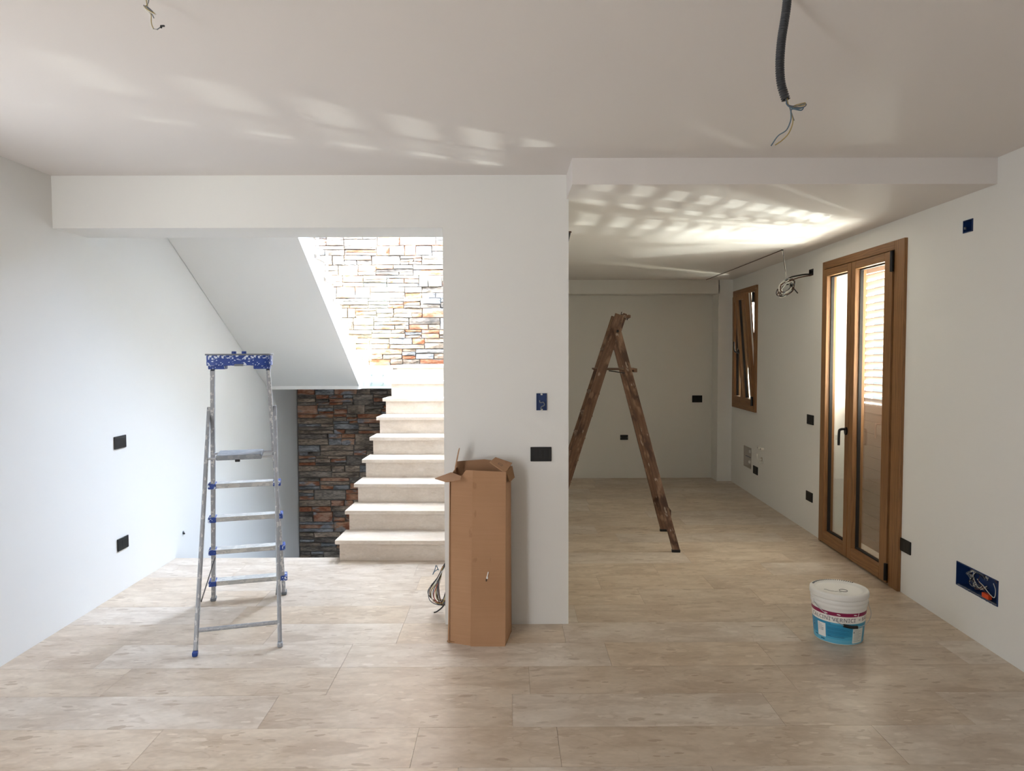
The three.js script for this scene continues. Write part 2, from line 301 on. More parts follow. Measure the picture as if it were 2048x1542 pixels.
// outside on the right: terrace, and an unseen basin; spotlights carry its sun glint
struct('terrace_ground', slab(2.6, 14, -0.35, -0.06, -6, 20), M.terrace);
struct('ground_rear', slab(-9, 9, -0.35, -0.06, -12, -1.3), M.terrace);
{
  const b = thing('unseen_water_basin', 'unseen shallow water basin on the terrace, out of view, set under the streak spotlights', 'basin', V(6.3, -0.06, 7.0));
  mesh('rim', merge([bx(1.5, 0.16, 0.08, 0, 0.08, 0.71), bx(1.5, 0.16, 0.08, 0, 0.08, -0.71), bx(0.08, 0.16, 1.36, 0.71, 0.08, 0), bx(0.08, 0.16, 1.36, -0.71, 0.08, 0)]), M.outside, b);
  mesh('water', bx(1.36, 0.09, 1.36, 0, 0.045, 0, 0), M.water, b);
}

// ------------------------------------------------------------------ stairs
{
  const r = 0.162, t = 0.31, n = 9, yaw = 0.030;
  const st = thing('staircase', 'cream marble staircase rising beside the dark stone wall', 'staircase', V(-1.30, 0, 5.545), -yaw);
  const Wd = 0.82; // local: x to the right from the open left side, -z up the flight
  const tread = (k) => { const g = bx(Wd + 0.03, 0.032, t + 0.03 + (k === n - 1 ? 0.5 : 0), Wd / 2 - 0.015, (k + 1) * r - 0.016, -k * t - t / 2 + 0.010 - (k === n - 1 ? 0.25 : 0), 0.004); return uvBox(g, 2); };
  for (let k = 0; k < n; k++) {
    mesh('riser', uvBox(bx(Wd, r - 0.032, 0.02, Wd / 2, k * r + (r - 0.032) / 2, -k * t - 0.010, 0.001), 1), M.stair, st);
    mesh('tread', tread(k), M.stair, st);
  }
  const s = new THREE.Shape(); s.moveTo(0.02, -2.0);
  for (let k = 0; k < n; k++) { s.lineTo(k * t + 0.02, k * r - (k ? 0.032 : 0)); s.lineTo(k * t + 0.02, (k + 1) * r - 0.032); }
  s.lineTo(n * t + 0.3, n * r - 0.032); s.lineTo(n * t + 0.3, -2.0);
  const g = new THREE.ExtrudeGeometry(s, { depth: Wd - 0.02, bevelEnabled: false }); g.applyMatrix4(new THREE.Matrix4().makeBasis(P3(0, 0, -1), P3(0, 1, 0), P3(1, 0, 0))); g.translate(0.012, 0, 0);
  mesh('stair_body', uvBox(g, 1), M.wall, st);
}
{ // landing and the flight that returns overhead, seen from below
  const r = 0.1625, t = 0.31, L0 = 1.44, d0 = 7.95;
  const u = thing('staircase', 'white return flight with smooth sloping underside above the dark stone wall', 'staircase', V(-1.6, 0, 7.95));
  mesh('landing', merge([slab(XL + 0.002, -1.59, 1.205, L0 - 0.03, d0, 8.905), slab(-1.59, -1.228, 1.205, L0 - 0.03, d0 + 0.03, 8.905)]).translate(1.6, 0, 7.95), M.wall, u);
  mesh('landing_paving', merge([slab(XL + 0.002, -1.59, L0 - 0.03, L0, d0 - 0.02, 8.905), slab(-1.59, -1.262, L0 - 0.03, L0, d0 + 0.03, 8.905)]).translate(1.6, 0, 7.95), M.stair, u);
  const s = new THREE.Shape(); s.moveTo(0, 1.205); s.lineTo(0.12 + 0, 1.205); // s = depth in front of the landing edge
  s.lineTo(0.12, 1.24); s.lineTo(2.62, 2.64); s.lineTo(2.62, 2.9);
  for (let k = 8; k >= 0; k--) { s.lineTo(k * t + 0.02, L0 + (k + 1) * r - 0.03); s.lineTo(k * t + 0.02, L0 + k * r - (k ? 0.03 : 0)); }
  s.lineTo(0, L0 - 0.03);
  const g = new THREE.ExtrudeGeometry(s, { depth: 0.996, bevelEnabled: false }); g.applyMatrix4(new THREE.Matrix4().makeBasis(P3(0, 0, 1), P3(0, 1, 0), P3(-1, 0, 0)));
  mesh('flight', uvBox(g, 1), M.wall, u);
  for (let k = 0; k < 8; k++) {
    mesh('riser', uvBox(bx(0.99, r - 0.03, 0.02, -0.49, L0 + k * r + (r - 0.03) / 2, k * t + 0.01, 0.001), 1), M.stair, u);
    mesh('tread', uvBox(bx(1.01, 0.03, t + 0.03, -0.485, L0 + (k + 1) * r - 0.015, k * t + t / 2 - 0.01, 0.003), 1), M.stair, u);
  }
}
{ // clear balustrade fixed to the landing edge with four round studs, and clamps up the return flight
  const b = thing('glass_balustrade', 'clear glass balustrade panel held by four round steel studs on the landing edge', 'balustrade', V(-1.44, 1.23, 7.965));
  mesh('pane', new THREE.BoxGeometry(0.30, 1.2, 0.012).translate(0, 0.60, 0), M.glass, b);
  for (const [x, y] of [[-0.06, 0.03], [-0.06, 0.12], [0.065, 0.03], [0.065, 0.12]]) mesh('stud', new THREE.CylinderGeometry(0.011, 0.011, 0.03, 14).rotateX(Math.PI / 2).translate(x, y, -0.002), M.steel, b);
  for (const [k, lab] of [[4, 'lower'], [5, 'upper']]) {
    const c = thing('balustrade_clamp', `small steel clamp block at the ${lab} visible step end of the white return flight`, 'clamp', V(-1.555, 1.44 + (k + 1) * 0.1625 + 0.02, 7.95 - (k + 1) * 0.31 - 0.03));
    mesh('block', bx(0.05, 0.045, 0.045), M.steel, c); mesh('strip', bx(0.02, 0.17, 0.02, -0.005, 0.1, 0.03), M.steel, c);
  }
}

// ------------------------------------------------------------------ french door, window, shutters (right wall)
// local axes of a thing on the right wall: x out through the wall, y up, z back along the wall towards the lens
const onRight = (name, label, category, d, h = 0, group) => thing(name, label, category, rw(h, d), -RA, group);
function structGroup(name, at, turn) { const g = new THREE.Group(); g.name = name; g.position.copy(at); g.rotation.y = turn; g.userData.kind = 'structure'; scene.add(g); return g; }
{
  const D0 = 5.42, L = (d) => -(d - D0);
  const blk = (d0, d1, h0, h1, x0, x1, r = 0.003) => bx(x1 - x0, h1 - h0, d1 - d0, (x0 + x1) / 2, (h0 + h1) / 2, L((d0 + d1) / 2), r);
  const door = structGroup('door_1', rw(0, D0), -RA);
  mesh('frame', merge([blk(4.754, 4.880, 0, 2.337, -0.022, 0.05), blk(6.052, 6.095, 0, 2.337, -0.022, 0.05), blk(4.880, 6.052, 2.276, 2.337, -0.022, 0.05)]), M.oak, door);
  mesh('dark_gap_strip', merge([blk(4.880, 4.896, 0.012, 2.276, 0.0, 0.03, 0), blk(5.517, 5.527, 0.012, 2.27, 0.0, 0.03, 0), blk(4.896, 6.05, 2.271, 2.277, 0, 0.03, 0)]), M.gasket, door);  // black strips put in the gaps round the leaves to keep them dark
  mesh('threshold', blk(4.80, 6.06, -0.02, 0.012, 0.0, 0.31), M.stair, door);
  const leaf = (d0, d1, g0, g1) => {
    const x0 = -0.030, x1 = 0.052, b = 0.012, t = 2.270, gb = 0.102, gt = 2.212;
    const lf = mesh('leaf', merge([blk(d0, g0, b, t, x0, x1), blk(g1, d1, b, t, x0, x1), blk(g0, g1, b, gb, x0, x1), blk(g0, g1, gt, t, x0, x1)]), M.oak, door);
    mesh('gasket', merge([blk(g0, g0 + 0.010, gb, gt, 0.004, 0.028, 0), blk(g1 - 0.010, g1, gb, gt, 0.004, 0.028, 0), blk(g0, g1, gb, gb + 0.010, 0.004, 0.028, 0), blk(g0, g1, gt - 0.010, gt, 0.004, 0.028, 0)]), M.gasket, lf);
    mesh('pane', blk(g0, g1, gb, gt, 0.014, 0.018, 0), M.glass, lf); return lf;
  };
  leaf(4.896, 5.517, 5.000, 5.452);
  const lf = leaf(5.527, 6.050, 5.594, 5.982);
  const hd = mesh('handle', merge([
    new THREE.CylinderGeometry(0.021, 0.021, 0.012, 20).rotateZ(Math.PI / 2).scale(1, 1.45, 1).translate(-0.036, 0.985, L(5.555)),
    tube([P3(-0.036, 1.0, L(5.555)), P3(-0.066, 1.0, L(5.555)), P3(-0.082, 0.993, L(5.557)), P3(-0.086, 0.972, L(5.558)), P3(-0.086, 0.875, L(5.562))], 0.0095, 40, 10)]), M.blackMetal, lf);
  hd.userData.label = 'black lever handle turned down';
  for (const [h0, h1] of [[2.13, 2.268], [0.035, 0.15]]) mesh('hinge', new THREE.CylinderGeometry(0.0125, 0.0125, h1 - h0, 14).translate(-0.036, (h0 + h1) / 2, L(4.888)), M.blackMetal, door);
}
{
  const D0 = 8.363, L = (d) => -(d - D0), blk = (d0, d1, h0, h1, x0, x1, r = 0.003) => bx(x1 - x0, h1 - h0, d1 - d0, (x0 + x1) / 2, (h0 + h1) / 2, L((d0 + d1) / 2), r);
  const win = structGroup('window_1', rw(0, D0), -RA);
  mesh('frame', merge([blk(7.904, 7.968, 0.93, 2.322, -0.022, 0.05), blk(8.768, 8.823, 0.93, 2.322, -0.022, 0.05), blk(7.968, 8.768, 2.250, 2.322, -0.022, 0.05), blk(7.968, 8.768, 0.93, 0.998, -0.022, 0.05)]), M.oak, win);
  const sash = (d0, d1, tilt) => {
    const b = 1.0, t = 2.248, s = 0.062, pv = (g) => g.translate(0, -1.0, 0);
    const m = mesh('sash', merge([blk(d0, d0 + s, b, t, -0.028, 0.045), blk(d1 - s, d1, b, t, -0.028, 0.045), blk(d0 + s, d1 - s, b, b + s + 0.01, -0.028, 0.045), blk(d0 + s, d1 - s, t - s, t, -0.028, 0.045)].map(pv)), M.oak, win);
    m.position.y = 1.0; m.rotation.z = tilt;
    mesh('gasket', merge([blk(d0 + s, d0 + s + 0.01, b + s, t - s, 0, 0.025, 0), blk(d1 - s - 0.01, d1 - s, b + s, t - s, 0, 0.025, 0)].map(pv)), M.gasket, m);
    mesh('pane', pv(blk(d0 + s, d1 - s, b + s, t - s, 0.012, 0.016, 0)), M.glass, m); return m;
  };
  const near = sash(7.972, 8.372, 0.080); sash(8.378, 8.764, 0.012);
  mesh('seal_strip', blk(7.968, 7.974, 1.15, 2.24, 0.015, 0.03, 0).translate(0, -1.0, 0), M.wireWhite, near);
  mesh('handle', merge([new THREE.CylinderGeometry(0.018, 0.018, 0.012, 16).rotateZ(Math.PI / 2).scale(1, 1.4, 1).translate(-0.034, 0.60, L(8.342)), tube([P3(-0.034, 0.60, L(8.342)), P3(-0.066, 0.60, L(8.342)), P3(-0.078, 0.612, L(8.342)), P3(-0.078, 0.72, L(8.342))], 0.009, 30, 8)]), M.blackMetal, near);
  mesh('hinge', new THREE.CylinderGeometry(0.014, 0.014, 0.10, 12).translate(-0.036, 1.05, L(7.968)), M.blackMetal, win);
  mesh('hinge', new THREE.CylinderGeometry(0.014, 0.014, 0.11, 12).translate(-0.036, 2.19, L(7.962)), M.blackMetal, win);
}
function shutterLeaf(name, label, d0, d1, louvred) {
  const dm = (d0 + d1) / 2, t = onRight(name, label, 'shutter', dm, 0, null), W = d1 - d0;
  const q = (w, h, x, y, z, de = 0.034, r = 0.002) => bx(de, h, w, x, y, z, r), X = 0.285;
  const lo = louvred ? 0.016 : 0.97, hi = louvred ? 2.285 : 2.28, mid = louvred ? 1.10 : lo;
  mesh('frame', merge([q(0.055, hi - lo, X, (lo + hi) / 2, W / 2 - 0.0275), q(0.055, hi - lo, X, (lo + hi) / 2, -W / 2 + 0.0275), q(W - 0.11, 0.06, X, hi - 0.03, 0), q(W - 0.11, 0.07, X, lo + 0.035, 0), ...(louvred ? [q(W - 0.11, 0.07, X, mid + 0.035, 0)] : [])]), M.shutter, t);
  if (louvred) {
    for (let h = mid + 0.10; h < hi - 0.07; h += 0.0585) { const g = bx(0.062, 0.008, W - 0.105, 0, 0, 0, 0.003); g.rotateZ(-0.70); g.translate(X, h, 0); mesh('slat', g, M.shutter, t); }
    for (let h = lo + 0.07; h < mid - 0.02; h += 0.0945) mesh('board', q(W - 0.105, 0.0940, X, h + 0.047, 0, 0.018, 0.004), M.shutter, t);
    mesh('backing', q(W - 0.09, mid - lo - 0.05, X + 0.012, (lo + mid) / 2 + 0.03, 0, 0.006, 0), M.shutter, t);
    mesh('catch', tube([P3(X - 0.017, 1.03, 0.10), P3(X - 0.05, 1.03, 0.10), P3(X - 0.055, 1.01, 0.10), P3(X - 0.055, 0.92, 0.10)], 0.008, 24, 8), M.shutter, t);
  } else for (let h = lo + 0.07; h < hi - 0.06; h += 0.118) mesh('board', q(W - 0.105, 0.1175, X, h + 0.059, 0, 0.018, 0.004), M.shutter, t);
  return t;
}
shutterLeaf('louvred_shutter', 'brown louvred shutter leaf closed behind the right pane of the wooden french door', 5.435, 6.055, true);
shutterLeaf('louvred_shutter', 'louvred shutter leaf closed outside the near half of the french door', 4.805, 5.425, true);
shutterLeaf('board_shutter', 'dark brown boarded shutter closed outside the tilted wooden window', 7.945, 8.665, false);

// ------------------------------------------------------------------ black plates, sunk boxes
function plate(name, label, category, at, turn, w, h, n, group) {
  const t = thing(name, label, category, at, turn, group);
  const g = new RoundedBoxGeometry(w, h, 0.009, 2, 0.003); g.translate(0, 0, 0.0045); mesh('plate', g, M.black, t);
  for (let i = 0; i < n; i++) { const k = (w - 0.03) / n; const m = new RoundedBoxGeometry(k - 0.0015, h - 0.03, 0.006, 1, 0.0015); m.translate(-w / 2 + 0.015 + k * (i + 0.5), 0, 0.0066); mesh('module', m, M.black, t); }
  return t;
}
const TR = -Math.PI / 2 - RA, TL = Math.PI / 2;
plate('switch_plate', 'black switch plate at hip height on the bright left wall', 'switch', V(XL, 1.006, 4.86), TL, 0.145, 0.084, 3);
plate('socket_plate', 'black socket plate low on the left wall behind the blue-topped ladder', 'socket', V(XL, 0.322, 4.86), TL, 0.135, 0.082, 3);
plate('switch_plate', 'black switch plate on the white column to the right of the cardboard box', 'switch', V(0.191, 1.006, 4.211), 0, 0.122, 0.084, 3);
plate('switch_plate', 'black switch plate on the shaded kitchen back wall beside the corner pillar', 'switch', V(2.388, 1.002, 9.15), 0, 0.127, 0.088, 3);
plate('switch_plate', 'black switch plate at hip height between the window and the french door', 'switch', rw(0.998, 6.358), TR, 0.146, 0.085, 3);
plate('socket_plate', 'black socket plate low on the wall just beyond the french door', 'socket', rw(0.318, 6.353), TR, 0.146, 0.084, 3);
plate('socket_plate', 'black socket plate half hidden behind the near jamb of the french door', 'socket', rw(0.322, 4.700), TR, 0.146, 0.085, 3);
plate('socket_plate', 'black socket plate below the pipe stubs and beside the open recess', 'socket', rw(0.297, 7.91), TR, 0.155, 0.088, 3);

// an open box sunk in a wall: local z out of the wall
function sunk(name, label, category, at, turn, w, h, de, mat, proud = 0.003) {
  const t = thing(name, label, category, at, turn), e = 0.004;
  mesh('box', merge([bx(w, h, e, 0, 0, -de + e / 2, 0), bx(e, h, de + proud, -w / 2 + e / 2, 0, (proud - de) / 2, 0), bx(e, h, de + proud, w / 2 - e / 2, 0, (proud - de) / 2, 0), bx(w, e, de + proud, 0, h / 2 - e / 2, (proud - de) / 2, 0), bx(w, e, de + proud, 0, -h / 2 + e / 2, (proud - de) / 2, 0)]), mat, t);
  return t;
}
{ // the large junction box, with its coil of wires and an orange connector
  const t = sunk('junction_box', 'wide blue junction box full of loose wires near the floor beside the french door', 'junction box', rw(0.3225, 3.938), TR, 0.374, 0.137, 0.075, M.boxBlue);
  const z = -0.045, mats = [M.wireWhite, M.wireGrey, M.wireWhite, M.wireBrown, M.wireBlack, M.wireGrey, M.wireWhite];
  for (let i = 0; i < 9; i++) { // loops round a common centre at the far (left) end
    const pts = [], cx = -0.045 + rr(-0.012, 0.012), rx = rr(0.062, 0.092), ry = rr(0.036, 0.052);
    for (let a = 0; a <= 11; a++) { const q = 0.5 + a / 11 * rr(4.8, 5.6); pts.push(P3(cx + Math.cos(q) * rx, Math.sin(q) * ry + 0.004, z + rr(-0.012, 0.03))); }
    mesh('wire', tube(pts, 0.0024, 50, 5), mats[i % mats.length], t);
  }
  mesh('wire', tube([P3(-0.01, 0.018, -0.01), P3(0.03, 0.012, 0), P3(0.06, 0.004, 0.0), P3(0.11, -0.02, 0), P3(0.14, -0.036, -0.01), P3(0.135, 0.0, -0.02), P3(0.10, 0.028, -0.03)], 0.0020, 50, 5), M.wireWhite, t);
  mesh('wire', tube([P3(-0.02, 0.03, -0.03), P3(0.02, 0.012, 0), P3(0.055, -0.004, 0), P3(0.07, -0.03, -0.005)], 0.0022, 40, 5), M.wireBrown, t);
  mesh('wire', tube([P3(0.05, 0.052, -0.04), P3(0.11, 0.050, -0.03), P3(0.16, 0.02, -0.025), P3(0.172, -0.03, -0.03)], 0.0026, 40, 5), M.wireBrown, t);
  const c = mesh('connector', bx(0.058, 0.026, 0.022, 0.085, -0.045, -0.006), M.orange, t); c.userData.label = 'orange wire connector';
  const lip = []; for (let i = 0; i < 26; i++) { const x = -0.18 + i * 0.0143; lip.push(bx(0.016, rr(0.003, 0.013), 0.010, x, -0.0655 + rr(-0.001, 0.001), -0.004, 0.002)); }
  mesh('plaster_edge', merge(lip), M.wireGrey, t);
}
{
  const t = sunk('wall_box', 'empty dark blue wall box high on the right wall beside the ceiling beam', 'wall box', rw(2.298, 4.100), TR, 0.0895, 0.0705, 0.05, M.boxBlue);
  mesh('lug', bx(0.012, 0.014, 0.01, -0.038, -0.006, -0.006), M.wireGrey, t);
}
{
  const t = sunk('wall_box', 'upright blue wall box with a loop of grey wire above the switch on the column', 'wall box', V(0.195, 1.311, 4.207), 0, 0.060, 0.098, 0.004, M.boxBlue, 0.006);
  mesh('wire', tube([P3(-0.004, -0.046, 0.006), P3(-0.002, -0.03, 0.012), P3(0.016, -0.018, 0.014), P3(0.010, -0.002, 0.012), P3(-0.008, -0.004, 0.010), P3(-0.012, 0.010, 0.008)], 0.0035, 40, 6), M.wireGrey, t);
  mesh('lug', bx(0.012, 0.01, 0.008, 0, 0.044, 0.004), M.wireWhite, t); mesh('lug', bx(0.014, 0.010, 0.008, 0, -0.045, 0.005), M.wireWhite, t);
}
{
  const t = sunk('wall_box', 'small black wall box low on the kitchen back wall behind the wooden ladder', 'wall box', V(1.467, 0.518, 9.148), 0, 0.098, 0.062, 0.002, M.black, 0.008);
  for (const x of [-0.04, 0.04]) mesh('lug', bx(0.01, 0.01, 0.008, x, 0, 0.006), M.wireGrey, t);
}
{ // recess for the kitchen manifold, raw plaster inside, white pipe ends
  const t = sunk('pipe_recess', 'rough open recess with white pipe ends low on the wall under the window', 'recess', rw(0.397, 8.222), TR, 0.283, 0.236, 0.085, M.raw);
  mesh('brace', bx(0.27, 0.008, 0.01, 0, 0.0, -0.02), M.wireGrey, t);
  for (const [x, y] of [[0.07, 0.055], [0.06, -0.045], [-0.03, 0.06], [-0.04, -0.06]]) mesh('pipe_end', new THREE.CylinderGeometry(0.020, 0.020, 0.05, 12).rotateX(Math.PI / 2).rotateY(0.3).translate(x, y, -0.055), M.wireWhite, t);
  mesh('rubble', bx(0.12, 0.03, 0.05, 0.07, -0.10, -0.055, 0.01), M.wireBlack, t);
}
{
  const t = thing('pipe_stub', 'white plastic elbow pipe stub sticking out of the wall beside the recess', 'pipe stub', rw(0.445, 7.70), TR);
  mesh('pipe', tube([P3(0, 0, -0.02), P3(0, 0, 0.03), P3(0.0, 0.012, 0.045), P3(0.0, 0.06, 0.05)], 0.013, 24, 10), M.wireWhite, t);
  mesh('collar', new THREE.CylinderGeometry(0.024, 0.024, 0.008, 16).rotateX(Math.PI / 2).translate(0, 0, 0.004), M.raw, t);
  mesh('plug', new THREE.CylinderGeometry(0.012, 0.012, 0.05, 12).rotateX(Math.PI / 2).translate(0.045, -0.022, 0.022), M.wireWhite, t);
}
for (const [d, lab] of [[7.755, 'left'], [7.655, 'right']]) {
  const t = thing('pipe_plug', `${lab} one of the two small capped water outlets above the elbow pipe stub`, 'pipe plug', rw(0.565, d), TR);
  mesh('cap', new THREE.CylinderGeometry(0.012, 0.015, 0.03, 14).rotateX(Math.PI / 2).translate(0, 0, 0.014), M.wireWhite, t);
  mesh('bore', new THREE.CylinderGeometry(0.006, 0.006, 0.004, 12).rotateX(Math.PI / 2).translate(0, 0, 0.029), M.black, t);
}
{
  const t = thing('cable_stub', 'short dark cable stub poking out low on the left wall by the stair edge', 'cable', V(XL, 0.165, 5.77), TL);
  mesh('bore', new THREE.CylinderGeometry(0.014, 0.014, 0.004, 14).rotateX(Math.PI / 2).translate(0, 0, 0.001), M.wireGrey, t);
  mesh('cable', tube([P3(0, 0, 0), P3(0, -0.003, 0.006), P3(0.002, -0.012, 0.010)], 0.006, 12, 8), M.wireBlack, t);
}

// ------------------------------------------------------------------ hanging conduit and wires
function corrugated(pts, r, pitch, amp, rad = 20) {
  const c = new THREE.CatmullRomCurve3(pts), L = c.getLength(), n = Math.round(L / pitch) * 4, F = c.computeFrenetFrames(n), pos = [], idx = [];
  for (let i = 0; i <= n; i++) { const p = c.getPointAt(i / n), q = r + (i % 4 < 2 ? amp : -amp); for (let k = 0; k < rad; k++) { const a = k / rad * Math.PI * 2; pos.push(...p.clone().addScaledVector(F.normals[i], Math.cos(a) * q).addScaledVector(F.binormals[i], Math.sin(a) * q).toArray()); } }
  for (let i = 0; i < n; i++) for (let k = 0; k < rad; k++) { const a = i * rad + k, b = i * rad + (k + 1) % rad; idx.push(a, b, a + rad, b, b + rad, a + rad); }
  const g = new THREE.BufferGeometry(); g.setAttribute('position', new THREE.Float32BufferAttribute(pos, 3)); g.setIndex(idx); g.computeVertexNormals(); return g;
}
{
  const t = thing('conduit', 'black corrugated conduit hanging from the ceiling with loose wires at its end', 'conduit', V(0.792, CEIL, 2.09));
  const C = [P3(0, 0.002, 0), P3(-0.006, -0.06, 0), P3(-0.018, -0.14, 0.002), P3(-0.022, -0.21, 0.004), P3(-0.018, -0.26, 0.006), P3(-0.006, -0.304, 0.01)];
  mesh('tube', corrugated(C, 0.0108, 0.0066, 0.0016), M.conduit, t);
  const e = P3(-0.006, -0.304, 0.01), at = (x, y, z = 0) => P3(e.x + x, e.y + y, e.z + z);
  mesh('wire', tube([at(-0.002, 0.03), at(0.001, -0.004), at(0.006, -0.014), at(0.030, -0.018), at(0.050, -0.012), at(0.058, -0.013), at(0.052, -0.020), at(0.03, -0.022), at(0.012, -0.020), at(0.014, -0.03), at(0.024, -0.058)], 0.0017, 90, 6), M.wireGrey, t);
  mesh('wire', tube([at(0.001, 0.03), at(0.003, -0.004), at(0.0, -0.012, 0.004), at(0.010, -0.022, 0.004), at(0.035, -0.026, 0.003), at(0.050, -0.022), at(0.045, -0.029), at(0.02, -0.026), at(0.014, -0.03, 0.003), at(0.014, -0.055, 0.003), at(0.002, -0.085, 0.002), at(-0.02, -0.10), at(-0.040, -0.128)], 0.0017, 110, 6), M.wireBlue, t);
  mesh('wire', tube([at(0.003, 0.03), at(0.005, -0.006), at(0.012, -0.018, -0.003), at(0.034, -0.013, -0.002), at(0.056, -0.009), at(0.050, -0.016), at(0.026, -0.019), at(0.016, -0.028), at(0.021, -0.06), at(0.010, -0.092), at(-0.008, -0.112), at(-0.028, -0.126)], 0.0016, 110, 6), M.wireYellow, t);
}
{
  const t = thing('ceiling_wires', 'knotted bundle of grey and yellow wires hanging from the ceiling corner above the ladder', 'wires', V(-1.012, CEIL, 2.10));
  mesh('wire', tube([P3(0, 0.003, 0), P3(0.001, -0.02, 0), P3(0.003, -0.038, 0), P3(-0.002, -0.045, 0.003), P3(0.012, -0.056, 0.005), P3(0.024, -0.060, 0), P3(0.014, -0.052, -0.003), P3(-0.006, -0.042, 0), P3(0.002, -0.054, 0.004), P3(0.010, -0.060, 0.003), P3(0.010, -0.083, 0.002), P3(0.016, -0.100, 0.002), P3(0.028, -0.103, 0)], 0.0013, 120, 6), M.wireWhite, t);
  mesh('wire', tube([P3(-0.001, 0.003, 0), P3(-0.001, -0.02, 0.002), P3(0.0, -0.036, 0.002), P3(-0.006, -0.038, 0.004), P3(0.006, -0.050, 0.006), P3(0.022, -0.058, 0.002), P3(0.010, -0.050, 0), P3(0.012, -0.062, 0.002), P3(0.0118, -0.085, 0.001), P3(0.018, -0.101, 0)], 0.0013, 100, 6), M.wireYellow, t);
  mesh('wire', tube([P3(0.008, 0.003, 0), P3(0.004, -0.026, 0), P3(0.0, -0.036, 0), P3(0.010, -0.046, 0.004), P3(0.018, -0.054, 0.004), P3(0.006, -0.046, 0.006), P3(-0.008, -0.036, 0.004), P3(0.004, -0.05, 0.002), P3(0.014, -0.060, 0.001), P3(0.019, -0.070, 0.001)], 0.0013, 100, 6), M.wireGrey, t);
  mesh('wire', tube([P3(0.016, -0.100, 0.002), P3(0.025, -0.101, 0), P3(0.034, -0.096, 0), P3(0.042, -0.090, 0)], 0.0016, 30, 6), M.wireGrey, t);
  const cap = mesh('connector', merge([bx(0.013, 0.005, 0.006, 0.042, -0.091, 0).rotateZ(0), bx(0.006, 0.008, 0.006, 0.038, -0.094, 0)]), M.wireBlack, t); cap.userData.label = 'small dark connector block';
}
{ // coil tied up beside its wall box, hung from the ceiling by a wire
  const box = sunk('wall_box', 'small dark wall box left of the french door head with a cable coming out', 'wall box', rw(2.289, 6.402), TR, 0.0915, 0.0565, 0.05, M.black);
  mesh('lug', bx(0.01, 0.01, 0.01, 0.03, -0.02, -0.01), M.wireGrey, box);
  const at = V(2.44, 2.215, 6.40), t = thing('cable_coil', 'coil of dark and white cable hanging between the window and the french door', 'cable', at);
  const A = rw(2.275, 6.41, -0.02).sub(at), up = V(2.368, LOW, 6.303).sub(at);
  mesh('cable', tube([A, P3(0.16, 0.055, 0.01), P3(0.10, 0.045, 0.01), P3(0.04, 0.03, 0), P3(0.0, 0.0, 0)], 0.0065, 40, 7), M.wireBlack, t);
  mesh('cable', tube([A.clone().add(P3(0, -0.008, 0.01)), P3(0.17, 0.04, 0.02), P3(0.10, 0.025, 0.015), P3(0.02, -0.005, 0.01)], 0.0055, 40, 7), M.wireBrown, t);
  mesh('hanger', tube([up, up.clone().lerp(P3(0, 0.01, 0), 0.5).add(P3(0.008, 0, 0)), P3(0, 0.01, 0), P3(-0.004, -0.02, 0)], 0.0035, 40, 6), M.wireWhite, t);
  mesh('hanger', tube([up.clone().add(P3(0.004, 0, 0)), up.clone().lerp(P3(0, 0.01, 0), 0.4).add(P3(0.002, 0, 0.004)), P3(0.004, 0.01, 0), P3(-0.002, -0.02, 0.004)], 0.0025, 40, 6), M.wireBlack, t);
  const mats = [M.wireWhite, M.wireBrown, M.wireGrey, M.wireWhite, M.wireBlack, M.wireWhite, M.wireBrown, M.wireGrey];
  for (let i = 0; i < 16; i++) {
    const pts = [], rx = rr(0.035, 0.062), ry = rr(0.055, 0.095), ti = rr(-0.7, -0.2), cx = rr(-0.01, 0.02), cy = -0.05 + rr(-0.03, 0.02), q0 = rr(0, 6), n = rr(4.2, 6.2);
    for (let a = 0; a <= 10; a++) { const q = q0 + a / 10 * n, x = Math.cos(q) * rx, y = Math.sin(q) * ry; pts.push(P3(cx + x * Math.cos(ti) - y * Math.sin(ti), cy + x * Math.sin(ti) * 0.6 + y * 0.75, rr(-0.03, 0.03))); }
    mesh('loop', tube(pts, rr(0.0035, 0.005), 60, 6), mats[i % mats.length], t);
  }
  mesh('tail', tube([P3(0.04, -0.03, 0), P3(0.075, -0.075, 0.01), P3(0.10, -0.11, 0.02)], 0.005, 20, 6), M.wireBlack, t);
  const w = thing('ceiling_cable', 'thin dark wire running along the kitchen ceiling to the back beam', 'cable', V(2.368, LOW, 6.303));
  const end = V(2.42, LOW - 0.004, 8.89).sub(w.position);
  mesh('wire', tube([P3(0, -0.004, 0), end.clone().multiplyScalar(0.5).add(P3(0, -0.004, 0)), end], 0.0035, 20, 6), M.wireBrown, w);
  mesh('staple', bx(0.02, 0.012, 0.012, 0, -0.003, 0), M.wireBlack, w);
}
{
  const t = thing('cable_end', 'dark cable end hanging from the kitchen ceiling, half hidden behind the column', 'cable', V(0.455, LOW, 5.33));
  mesh('cable', tube([P3(0, 0.003, 0), P3(-0.004, -0.02, 0), P3(-0.03, -0.13, 0), P3(-0.05, -0.24, 0.0)], 0.008, 24, 8), M.wireBlack, t);
  mesh('tip', new THREE.CylinderGeometry(0.011, 0.011, 0.012, 12).translate(0, -0.005, 0), M.wireBrown, t);
}
